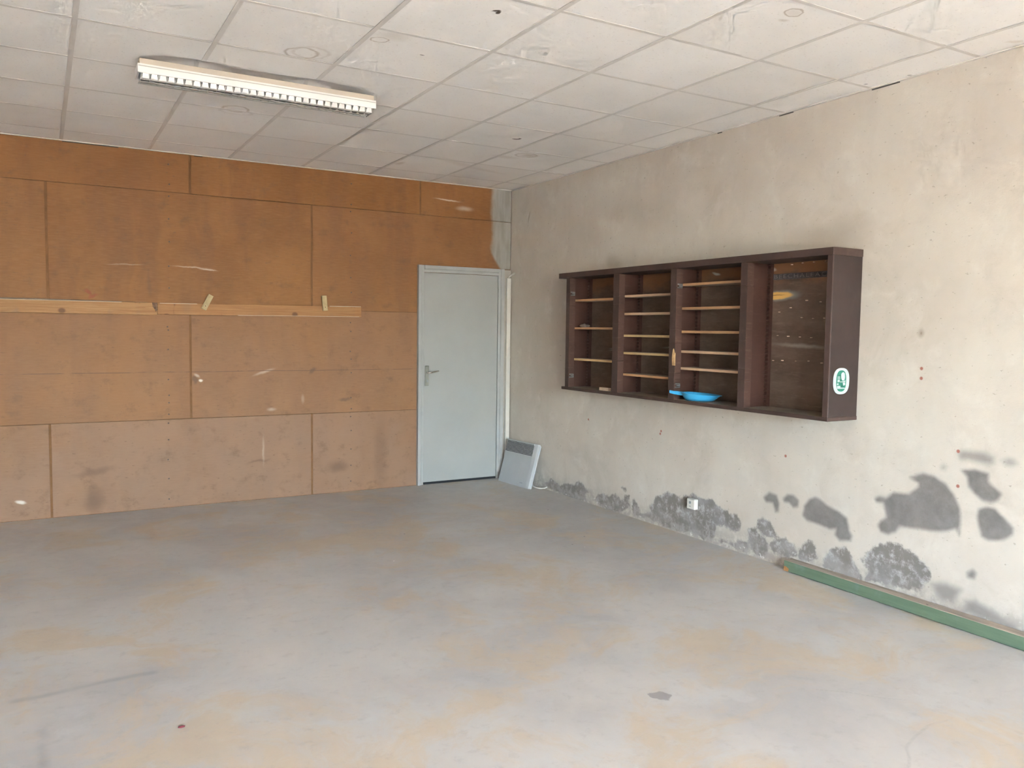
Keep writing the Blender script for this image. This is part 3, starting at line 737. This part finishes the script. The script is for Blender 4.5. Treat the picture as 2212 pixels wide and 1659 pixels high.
bm = bmesh.new(); box(bm, L0+0.004, L1-0.004, W0-0.0045, W0-0.002, -0.042, -0.038)
mesh_obj('groove', bm, 'lamp_grey', fr)
for yy in (-0.032, 0.032):
    bm = bmesh.new(); tube(bm, [(L0+0.03, yy, -0.052), (L1-0.03, yy, -0.052)], 0.013, 12)
    mesh_obj('fluorescent_tube', bm, 'tube_glass', lamp, True)
NB = 30; pitch_b = (L1-L0-0.036)/NB
bm = bmesh.new()           # one cross blade: tapered, deeper than the frame
prism(bm, [(W0+0.010, -0.060), (W1-0.010, -0.060), (W1-0.030, -0.100), (W0+0.018, -0.100)], 0, -0.0012, 0.0012)
blade = mesh_obj('louver_blade', bm, 'lamp_grey', lamp)
bm = bmesh.new()           # scalloped side reflector of one cell
hw = pitch_b/2
v = [bm.verts.new(q) for q in ((-hw*0.62, W0+0.004, -0.070), (hw*0.62, W0+0.004, -0.070), (hw*0.86, W0+0.015, -0.097), (-hw*0.86, W0+0.015, -0.097),
     (-hw*0.62, W0+0.007, -0.070), (hw*0.62, W0+0.007, -0.070), (hw*0.86, W0+0.018, -0.097), (-hw*0.86, W0+0.018, -0.097))]
for q in ((0,3,2,1),(4,5,6,7),(0,1,5,4),(1,2,6,5),(2,3,7,6),(3,0,4,7)): bm.faces.new([v[i] for i in q])
bmesh.ops.recalc_face_normals(bm, faces=bm.faces[:])
cell = mesh_obj('louver_cell', bm, 'lamp_white', lamp)
for k in range(NB+1):
    o = blade if k == 0 else share(blade, lamp)
    o.location = (L0+0.018+pitch_b*k, 0, 0)
for k in range(NB):
    o = cell if k == 0 else share(cell, lamp)
    o.location = (L0+0.018+pitch_b*(k+0.5), 0, 0)
bm = bmesh.new()
box(bm, L0+0.012, L1-0.030, W0+0.016, W0+0.030, -0.1015, -0.0985); box(bm, L0+0.012, L1-0.030, W1-0.046, W1-0.028, -0.1015, -0.0985)
box(bm, L0+0.012, L1-0.030, 0.0-0.010, 0.010, -0.1015, -0.0985)
mesh_obj('louver_rail', bm, 'lamp_grey', lamp)
bm = bmesh.new(); prism(bm, [(W1-0.007, -0.070), (W1-0.004, -0.070), (W1-0.026, -0.098), (W1-0.029, -0.098)], 0, L0+0.018, L1-0.018)
mesh_obj('louver_side', bm, 'lamp_white', lamp)

# ------------------------------------------------------------------ planks screwed along the back wall
pk = thing('wooden_plank', (-5.0, 0, 1.61), 'thick weathered pine plank on the left of the brown wall, greyed end', 'plank')
bm = bmesh.new(); box(bm, -1.5, 1.755, -0.034, -0.003, -0.054, 0.044, 0.003)
mesh_obj('board', bm, 'pine_plank', pk)
bm = bmesh.new(); prism(bm, [(-1.5, 0.046), (1.69, 0.046), (1.69, 0.047), (0.9, 0.054), (-1.5, 0.062)], 1, -0.016, -0.003)
mesh_obj('backing_strip', bm, 'weathered_grey', pk)
bm = bmesh.new(); box(bm, 0.2, 1.50, -0.0345, -0.031, 0.0405, 0.0435); mesh_obj('worn_edge', bm, 'tape_white', pk)
bm = bmesh.new(); prism(bm, [(1.718, 0.0445), (1.7556, 0.0445), (1.7556, -0.012), (1.744, -0.028), (1.735, -0.006), (1.722, 0.012)], 1, -0.0344, -0.010); mesh_obj('charred_end', bm, 'charred_wood', pk)
pk2 = thing('wooden_plank', (-3.245, 0, 1.608), 'thinner pine plank ending near the grey door, with two pale toggles', 'plank')
pk2.rotation_euler = (0, -0.0088, 0)
bm = bmesh.new(); box(bm, 0.003, 1.690, -0.024, -0.003, -0.047, 0.044, 0.002)
mesh_obj('board', bm, 'pine_plank_new', pk2)
bm = bmesh.new(); box(bm, 0.62, 1.67, -0.0246, -0.021, -0.0472, -0.0445); box(bm, 1.40, 1.685, -0.0246, -0.014, 0.0408, 0.0452); box(bm, 0.02, 0.30, -0.0246, -0.020, 0.0412, 0.0445)
mesh_obj('worn_edge', bm, 'tape_white', pk2)
def toggle(cx, cz, ang):
    bm = bmesh.new(); box(bm, -0.021, 0.021, -0.046, -0.0242, -0.066, 0.066, 0.003)
    o = mesh_obj('toggle', bm, 'pale_wood', pk2); o.location = (cx+3.245, 0, cz-1.608); o.rotation_euler = (0, ang+0.0088, 0)
    bm = bmesh.new(); bmesh.ops.create_cone(bm, cap_ends=True, segments=8, radius1=0.004, radius2=0.004, depth=0.002, matrix=Matrix.Translation((0, -0.0465, -0.035)) @ Matrix.Rotation(PI/2, 4, 'X'))
    mesh_obj('screw', bm, 'nail_head', o)
toggle(-2.868, 1.668-0.003, math.radians(27)); toggle(-1.893, 1.687-0.010, math.radians(-5))

# ------------------------------------------------------------------ cable conduit in the corner
cd = thing('cable_conduit', (-0.035, -0.012, 0), 'cream plastic cable conduit running up the corner beside the door', 'conduit')
newbox('trunking', -0.022, 0.022, -0.016, 0.012, 0.002, 1.985, 'conduit_cream', cd, 0.003)
bm = bmesh.new(); tube(bm, [(0.0, -0.004, 1.988), (0.010, -0.012, 2.005), (0.022, -0.035, 2.020), (0.030, -0.062, 2.034), (0.033, -0.070, 2.030)], [0.007, 0.008, 0.009, 0.011, 0.010], 10)
mesh_obj('cable_end', bm, 'conduit_cream', cd, True)
newbox('conduit_clip', -0.025, 0.0245, -0.019, 0.012, 1.20, 1.215, 'conduit_cream', cd, 0.001)

# ------------------------------------------------------------------ electric heater leaning in the corner
HW, HH, HT = 0.535, 0.425, 0.048
lean = math.radians(15.5)
ht = thing('electric_heater', (-0.168, -0.375, 0.0), 'small white electric panel heater leaning against the wall in the corner', 'heater')
# local axes: x = along the width (towards the camera), y = out of the back, z = up; then leaned back and turned
ht.rotation_euler = (Matrix.Rotation(-PI/2+math.radians(3.6), 4, 'Z') @ Matrix.Rotation(-lean, 4, 'X')).to_euler()
bm = bmesh.new()           # front shell with a chamfered rim
b0, b1 = -HW/2, HW/2; ch = 0.012
prof = [(b0, 0.030), (b0, ch), (b0+ch, 0.0), (b1-0.062, 0.0), (b1-0.020, 0.006), (b1, 0.020), (b1, 0.030)]
prism(bm, prof, 2, 0.0, HH-0.012)
prism(bm, [(b0+0.012, 0.030), (b0+0.012, 0.006), (b1-0.062, 0.004), (b1-0.030, 0.012), (b1-0.012, 0.030)], 2, HH-0.012, HH)
mesh_obj('front_shell', bm, 'heater_white', ht)
newbox('back_body', b0+0.03, b1-0.03, 0.030, HT, 0.015, HH-0.03, 'heater_grey', ht, 0.004)
gl = newbox('grille_recess', b0+0.014, b1-0.070, -0.0012, 0.0005, HH-0.118, HH-0.016, 'slot_black', ht)
for k in range(8):
    z = HH-0.112+0.0122*k
    newbox('grille_slat', b0+0.012, b1-0.068, -0.0050, -0.0012, z, z+0.0052, 'heater_white', gl)
newbox('grille_lip', b0+0.010, b1-0.066, -0.006, 0.0005, HH-0.128, HH-0.118, 'heater_white', gl)
newbox('grille_lip', b0+0.010, b1-0.066, -0.006, 0.0005, HH-0.014, HH-0.006, 'heater_white', gl)
for k in range(6): newbox('maker_mark', b1-0.165+0.008*k, b1-0.165+0.008*k+0.006, -0.0006, 0.0002, 0.036, 0.042, 'print_grey', ht)
newbox('wall_bracket', b1-0.05, b1-0.010, 0.030, 0.046, 0.16, 0.185, 'heater_grey', ht, 0.002)
inv = (Matrix.Translation(ht.location) @ ht.rotation_euler.to_matrix().to_4x4()).inverted()
bm = bmesh.new(); tube(bm, [inv @ Vector(q) for q in ((-0.075, -0.560, 0.06), (-0.070, -0.590, 0.012), (-0.062, -0.640, 0.007), (-0.045, -0.690, 0.008), (-0.022, -0.722, 0.016), (-0.006, -0.735, 0.026))], 0.0055, 8)
mesh_obj('power_cable', bm, 'cable_white', ht, True)

# ------------------------------------------------------------------ green beam on the floor along the right wall
gb = thing('timber_beam', (-0.052, -4.80, 0.0), 'long green painted timber beam lying on the floor along the wall', 'beam')
gb.rotation_euler = (0, 0, -0.0140)
bm = bmesh.new(); box(bm, -0.036, 0.036, -1.30, 1.22, 0.003, 0.071, 0.003)
for f in bm.faces:
    f.material_index = 1 if (f.normal.z > 0.7 or f.calc_center_median().z > 0.0705) else 0
bm.normal_update()
for f in bm.faces:
    if f.calc_center_median().z > 0.0705: f.material_index = 1
mesh_obj('beam', bm, ['green_paint', 'green_beam_top'], gb)
bm = bmesh.new()
prism(bm, [(1.219, 0.004), (1.219, 0.030), (1.205, 0.034), (1.192, 0.028), (1.178, 0.022), (1.184, 0.004)], 0, -0.0366, -0.030)
mesh_obj('broken_corner', bm, 'chipped_orange', gb)

# ------------------------------------------------------------------ wall socket
sk = thing('wall_socket', (0.0, -2.691, 0.246), 'small white surface-mounted socket low on the damp right wall', 'socket')
bm = bmesh.new(); box(bm, -0.036, 0.0, -0.040, 0.040, -0.037, 0.037, 0.004)
bx_ = mesh_obj('socket_box', bm, 'socket_white', sk)
bm = bmesh.new(); bmesh.ops.create_cone(bm, cap_ends=True, segments=16, radius1=0.010, radius2=0.010, depth=0.002, matrix=Matrix.Translation((-0.0365, 0.006, 0.010)) @ Matrix.Rotation(PI/2, 4, 'Y'))
mesh_obj('socket_hole', bm, 'print_grey', bx_)
bm = bmesh.new(); box(bm, -0.0372, -0.035, -0.004, 0.014, -0.020, -0.014); mesh_obj('socket_hole', bm, 'print_grey', bx_)

# ------------------------------------------------------------------ wall cabinet
CF = -0.25                                # front plane
CZ0, CZ1, CZ2, CZ3 = 0.985, 1.008, 1.913, 1.955
cb = thing('wall_cabinet', (0.0, -2.685, CZ0), 'dark brown open wall cabinet with four bays and loose pine shelves', 'cabinet')
def cbox(name, x0, x1, y0, y1, z0, z1, mat, bev=0.0, parent=None):
    bm = bmesh.new(); box(bm, x0, x1, y0+2.685, y1+2.685, z0-CZ0, z1-CZ0, bev)
    return mesh_obj(name, bm, mat, parent or cb)
cbox('top_board', CF-0.004, -0.001, -4.008, -1.252, CZ2, CZ3, 'cabinet_brown', 0.002)
# base board: brown nosing, dusty upper face
bm = bmesh.new(); box(bm, CF-0.003, -0.001, -4.008+2.685, -1.316+2.685, 0.0, CZ1-CZ0, 0.002)
bm.normal_update()
for f in bm.faces: f.material_index = 1 if f.normal.z > 0.9 else 0
bb = mesh_obj('bottom_board', bm, ['cabinet_brown', 'sill_dusty'], cb)
back = cbox('back_panel', -0.016, -0.002, -4.0, -1.365, CZ1, CZ2, 'cabinet_back')
side = cbox('side_panel', CF+0.006, -0.001, -4.004, -3.988, CZ1, CZ2, 'cabinet_side', 0.001)
cbox('side_panel', -0.19, -0.001, -1.386, -1.364, CZ1, CZ2, 'cabinet_panel')
posts = [(-1.414, -1.364), (-2.078, -2.008), (-2.723, -2.663), (-3.375, -3.319), (-4.003, -3.967)]
for k, (y0, y1) in enumerate(posts):
    # notched post: stacked lengths with saw cuts on the side that faces the opening
    bm = bmesh.new(); z = CZ1
    cuts = sorted(random.uniform(CZ1+0.06, CZ2-0.06) for _ in range(0 if k == 4 else 5)) + [CZ2]
    for zc in cuts:
        off = random.uniform(0.0, 0.004) if k < 4 else 0
        box(bm, CF, -0.194, y0-off+2.685, y1+2.685, z-CZ0, zc-0.0022-CZ0, 0.001)
        z = zc
    box(bm, CF+0.001, -0.205, y0+0.008+2.685, y1+2.685, CZ1-CZ0, CZ2-CZ0)
    bm.normal_update()
    for f in bm.faces: f.material_index = 1 if (f.normal.y < -0.5 and k < 4) else 0
    mesh_obj('post', bm, ['cabinet_brown', 'cabinet_inner'], cb)
    if 0 < k < 4: cbox('divider', -0.194, -0.016, y0+0.026, y1-0.010, CZ1, CZ2, 'cabinet_panel')
# toothed shelf racks in the back corners of the bays
for yb, s_ in ((-1.386, 1), (-2.052, 1), (-2.697, 1), (-3.349, 1)):
    bm = bmesh.new(); pts = []
    n_t = 34
    for t in range(n_t):
        z = CZ1-CZ0 + (CZ2-CZ1)*t/n_t; dz = (CZ2-CZ1)/n_t
        pts += [(-0.044, z), (-0.044, z+dz*0.55), (-0.052, z+dz*0.75), (-0.044, z+dz)]
    pts += [(-0.016, CZ2-CZ0), (-0.016, CZ1-CZ0)]
    pr_ = [(x, z) for x, z in pts]
    prism(bm, pr_, 1, yb-0.022+2.685, yb+2.685)
    mesh_obj('shelf_rack', bm, 'cabinet_panel', cb)
bays = [(-2.006, -1.398, (1.736, 1.506, 1.248)), (-2.661, -2.062, (1.751, 1.617, 1.452, 1.320, 1.156)), (-3.317, -2.707, (1.811, 1.6475, 1.486, 1.349, 1.232))]
edge = {0: ('shelf_edge_orange', 'shelf_edge_orange', 'shelf_edge_pale'), 1: ('shelf_edge_pink', 'shelf_edge_pink', 'shelf_edge_pale', 'shelf_edge_pale', 'shelf_edge_orange'), 2: ('shelf_edge_orange', 'shelf_edge_orange', 'shelf_edge_orange', 'shelf_edge_pink', 'shelf_edge_pink')}
for bi, (y0, y1, zs) in enumerate(bays):
    for si, z in enumerate(zs):
        bm = bmesh.new(); box(bm, -0.191, -0.050, y0+2.685, y1+2.685, z-0.017-CZ0, z-CZ0, 0.001)
        bm.normal_update()
        for f in bm.faces: f.material_index = 0 if f.normal.x < -0.5 else 1
        mesh_obj('shelf', bm, [edge[bi][si], 'shelf_dusty'], cb)
# latch plates on two posts
for (y, z, sx) in ((-1.4165, 1.782, 1), (-1.4165, 1.103, 1), (-2.7275, 1.793, 1), (-2.7275, 1.105, 1)):
    bm = bmesh.new()
    for zz in (-0.012, 0.012): box(bm, -0.243, -0.200, y-0.003+2.685, y+0.002+2.685, z+zz-0.004-CZ0, z+zz+0.004-CZ0, 0.001)
    tube(bm, [(-0.232, y-0.004+2.685, z-CZ0), (-0.205, y-0.004+2.685, z-CZ0)], [0.004, 0.007], 8)
    box(bm, -0.205, -0.199, y-0.003+2.685, y+0.002+2.685, z-0.014-CZ0, z+0.014-CZ0)
    mesh_obj('catch_plate', bm, 'zinc', cb)
# split corner of bare wood on the third post
bm = bmesh.new()
prism(bm, [(-2.7275+2.685, 1.244-CZ0), (-2.702+2.685, 1.244-CZ0), (-2.698+2.685, 1.30-CZ0), (-2.706+2.685, 1.352-CZ0), (-2.714+2.685, 1.362-CZ0), (-2.7275+2.685, 1.33-CZ0)], 0, CF-0.0025, CF+0.004)
mesh_obj('split_wood', bm, 'raw_wood', cb)
# wooden pegs left in the back panel of the empty bay
bm = bmesh.new(); box(bm, -0.006, 0.006, -0.006, 0.006, -0.003, 0.003, 0.001)
peg0 = mesh_obj('peg', bm, 'pink_wood', back)
pegs = [(-3.333,1.931),(-3.416,1.924),(-3.517,1.9),(-3.599,1.905),(-3.683,1.905),(-3.771,1.905),(-3.640,1.677),(-3.741,1.666),(-3.789,1.667),(-3.360,1.607),(-3.430,1.609),(-3.519,1.635),(-3.608,1.573),(-3.691,1.568),(-3.774,1.569),(-3.347,1.472),(-3.423,1.462),(-3.508,1.458),(-3.598,1.455),(-3.683,1.452),(-3.393,1.303),(-3.467,1.306),(-3.574,1.306),(-3.669,1.310),(-3.766,1.302)]
for k, (y, z) in enumerate(pegs):
    o = peg0 if k == 0 else share(peg0, back)
    o.location = (-0.020, y+2.685, z-CZ0)
    sc_ = random.uniform(0.6, 1.25); o.scale = (1, sc_, sc_*0.9)
# embossed label tape
tp = cbox('label_tape', -0.0185, -0.016, -3.785, -3.366, 1.812, 1.848, 'tape_dark', 0.0, back)
tp.rotation_euler = (0, 0, 0)
fc = bpy.data.curves.new('lettering', 'FONT'); fc.body = 'BEECHALEAC'; fc.size = 0.040; fc.extrude = 0.0006
fc.align_x = 'CENTER'; fc.align_y = 'CENTER'; fc.space_character = 1.25
tmp = bpy.data.objects.new('lettering', fc); COL.objects.link(tmp)
dg = bpy.context.evaluated_depsgraph_get()
me = bpy.data.meshes.new_from_object(tmp.evaluated_get(dg)); bpy.data.objects.remove(tmp)
me.materials.clear(); me.materials.append(M['letter_grey'])
lt = bpy.data.objects.new('lettering', me); COL.objects.link(lt); lt.parent = tp
xs = [v_.co.x for v_ in me.vertices]; sc_ = 0.395/(max(xs)-min(xs))
lt.matrix_local = Matrix.Translation((-0.0190, -3.5755+2.685, 1.830-CZ0)) @ Matrix(((0,0,-1,0),(-1,0,0,0),(0,1,0,0),(0,0,0,1))) @ Matrix.Diagonal((sc_, 0.85, 1, 1))
# oval sticker with green print on the cabinet's end panel
def stadium(cx, cz, rx, rz, n=12, flat=0.0):
    pts = []
    for q in range(4*n):
        a = 2*PI*q/(4*n); r = 2.6
        ca, sa = math.cos(a), math.sin(a)
        pts.append((cx+rx*math.copysign(abs(ca)**(2/r), ca), cz+rz*math.copysign(abs(sa)**(2/r), sa)))
    return pts
YS = -4.004+2.685
sx0, sz0 = -0.1445, 1.2105-CZ0
bm = bmesh.new(); prism(bm, stadium(sx0, sz0, 0.068, 0.074), 1, YS-0.0012, YS); stk = mesh_obj('sticker', bm, 'sticker_white', side)
bm = bmesh.new(); prism(bm, stadium(sx0-0.001, sz0+0.001, 0.042, 0.060), 1, YS-0.0018, YS-0.0011); mesh_obj('sticker_print', bm, 'sticker_green', stk)
def ink(pts, mat='sticker_white'):
    """print shape given in millimetres from the sticker's middle"""
    bm = bmesh.new(); prism(bm, [(sx0+a/1000, sz0+b/1000) for a, b in pts], 1, YS-0.0023, YS-0.0017); mesh_obj('sticker_figure', bm, mat, stk)
ink([(-4,40),(4,49),(16,50),(26,43),(29,22),(26,8),(16,3),(6,4),(-2,16)])
ink([(-34,26),(-12,26),(-12,21),(-34,21)]); ink([(-34,17),(-10,17),(-10,13),(-34,13)]); ink([(-33,9),(-12,9),(-16,-4),(-33,-6)])
ink([(-36,-13),(-26,-10),(-22,-21),(-38,-22)]); ink([(-14,-1),(6,-2),(34,3),(34,-3),(8,-7),(-14,-6)])
ink([(12,-9),(31,-6),(33,-22),(16,-26)]); ink([(-37,-27),(-8,-26),(-6,-36),(32,-38),(30,-43),(-35,-43)])
# things lying in the cabinet
wb = newbox('wood_block', -0.014, 0.014, -0.060, 0.060, 0.0, 0.024, 'pink_wood', None, 0.002)
wb.location = (-0.205, -1.868, CZ1+0.0005)
tag(wb, 'small pale offcut of wood on the cabinet floor, leftmost bay', 'wood block')
bm = bmesh.new(); bmesh.ops.create_icosphere(bm, subdivisions=2, radius=0.03)
for v_ in bm.verts:
    k = 1+0.35*math.sin(v_.co.x*190+1)*math.cos(v_.co.y*150) ; v_.co = Vector((v_.co.x*k, v_.co.y*1.5*k, max(-0.012, v_.co.z*0.55*k)))
gl_ = mesh_obj('grey_lump', bm, 'grey_lump', None, True); gl_.location = (-0.155, -1.50, 1.506+0.0125)
tag(gl_, 'small grey crumbly lump on the middle shelf of the leftmost bay', 'lump')

# blue plastic scoop with a handle
sp = thing('plastic_scoop', (-0.155, -2.880, CZ1+0.001), 'bright blue plastic scoop with a handle on the cabinet floor', 'scoop')
bm = bmesh.new(); NS = 32
# long axis local x (spout at -x end towards the right of the photo), rim tilted down to the spout
levels = [(0.60, 0.0, 0.0), (0.78, 0.003, 0.0), (0.90, 0.018, 0.25), (0.97, 0.036, 0.6), (1.0, 0.047, 1.0), (1.05, 0.049, 1.0), (1.055, 0.046, 1.0), (0.97, 0.045, 1.0), (0.93, 0.032, 0.6), (0.84, 0.012, 0.2), (0.55, 0.006, 0.0)]
rings = []
for (k, z, tl) in levels:
    r = []
    for q in range(NS):
        a = 2*PI*q/NS; cx_, sy_ = math.cos(a), math.sin(a)
        spout = max(0.0, cx_)**6*0.026*tl
        r.append(bm.verts.new((0.124*k*cx_+spout, 0.088*k*sy_, z*(1.0-0.14*tl*cx_))))
    rings.append(r)
for i in range(len(rings)-1):
    for q in range(NS): bm.faces.new((rings[i][q], rings[i][(q+1)%NS], rings[i+1][(q+1)%NS], rings[i+1][q]))
bm.faces.new(rings[0][::-1]); bm.faces.new(rings[-1])
bmesh.ops.recalc_face_normals(bm, faces=bm.faces[:])
mesh_obj('bowl', bm, 'blue_plastic', sp, True)
bm = bmesh.new()           # channel-shaped handle
def chan(x, w, z0, z1): return [(x, -w, z0), (x, -w, z1), (x, w, z1), (x, w, z0), (x, w-0.003, z0), (x, w-0.003, z1-0.003), (x, -w+0.003, z1-0.003), (x, -w+0.003, z0)]
secs = [chan(-0.104, 0.026, 0.030, 0.053), chan(-0.14, 0.019, 0.033, 0.056), chan(-0.185, 0.017, 0.038, 0.060), chan(-0.212, 0.018, 0.043, 0.062)]
vv = [[bm.verts.new(p) for p in sc] for sc in secs]
for i in range(len(vv)-1):
    for q in range(8): bm.faces.new((vv[i][q], vv[i][(q+1)%8], vv[i+1][(q+1)%8], vv[i+1][q]))
for en in (vv[0], vv[-1]):
    bm.faces.new((en[0], en[1], en[6], en[7])); bm.faces.new((en[1], en[2], en[5], en[6])); bm.faces.new((en[2], en[3], en[4], en[5]))
bmesh.ops.recalc_face_normals(bm, faces=bm.faces[:])
mesh_obj('handle', bm, 'blue_plastic', sp)
sp.rotation_euler = (0, 0, math.radians(-90+27))

# scrap on the floor
bm = bmesh.new(); bmesh.ops.create_icosphere(bm, subdivisions=1, radius=0.012)
for v_ in bm.verts: v_.co = Vector((v_.co.x*1.2, v_.co.y*0.6, v_.co.z*0.35))
sr = mesh_obj('red_scrap', bm, 'scrap_red', None, True); sr.location = (-3.631, -3.937, 0.0042)
tag(sr, 'tiny dark red scrap on the concrete floor, lower left', 'scrap')
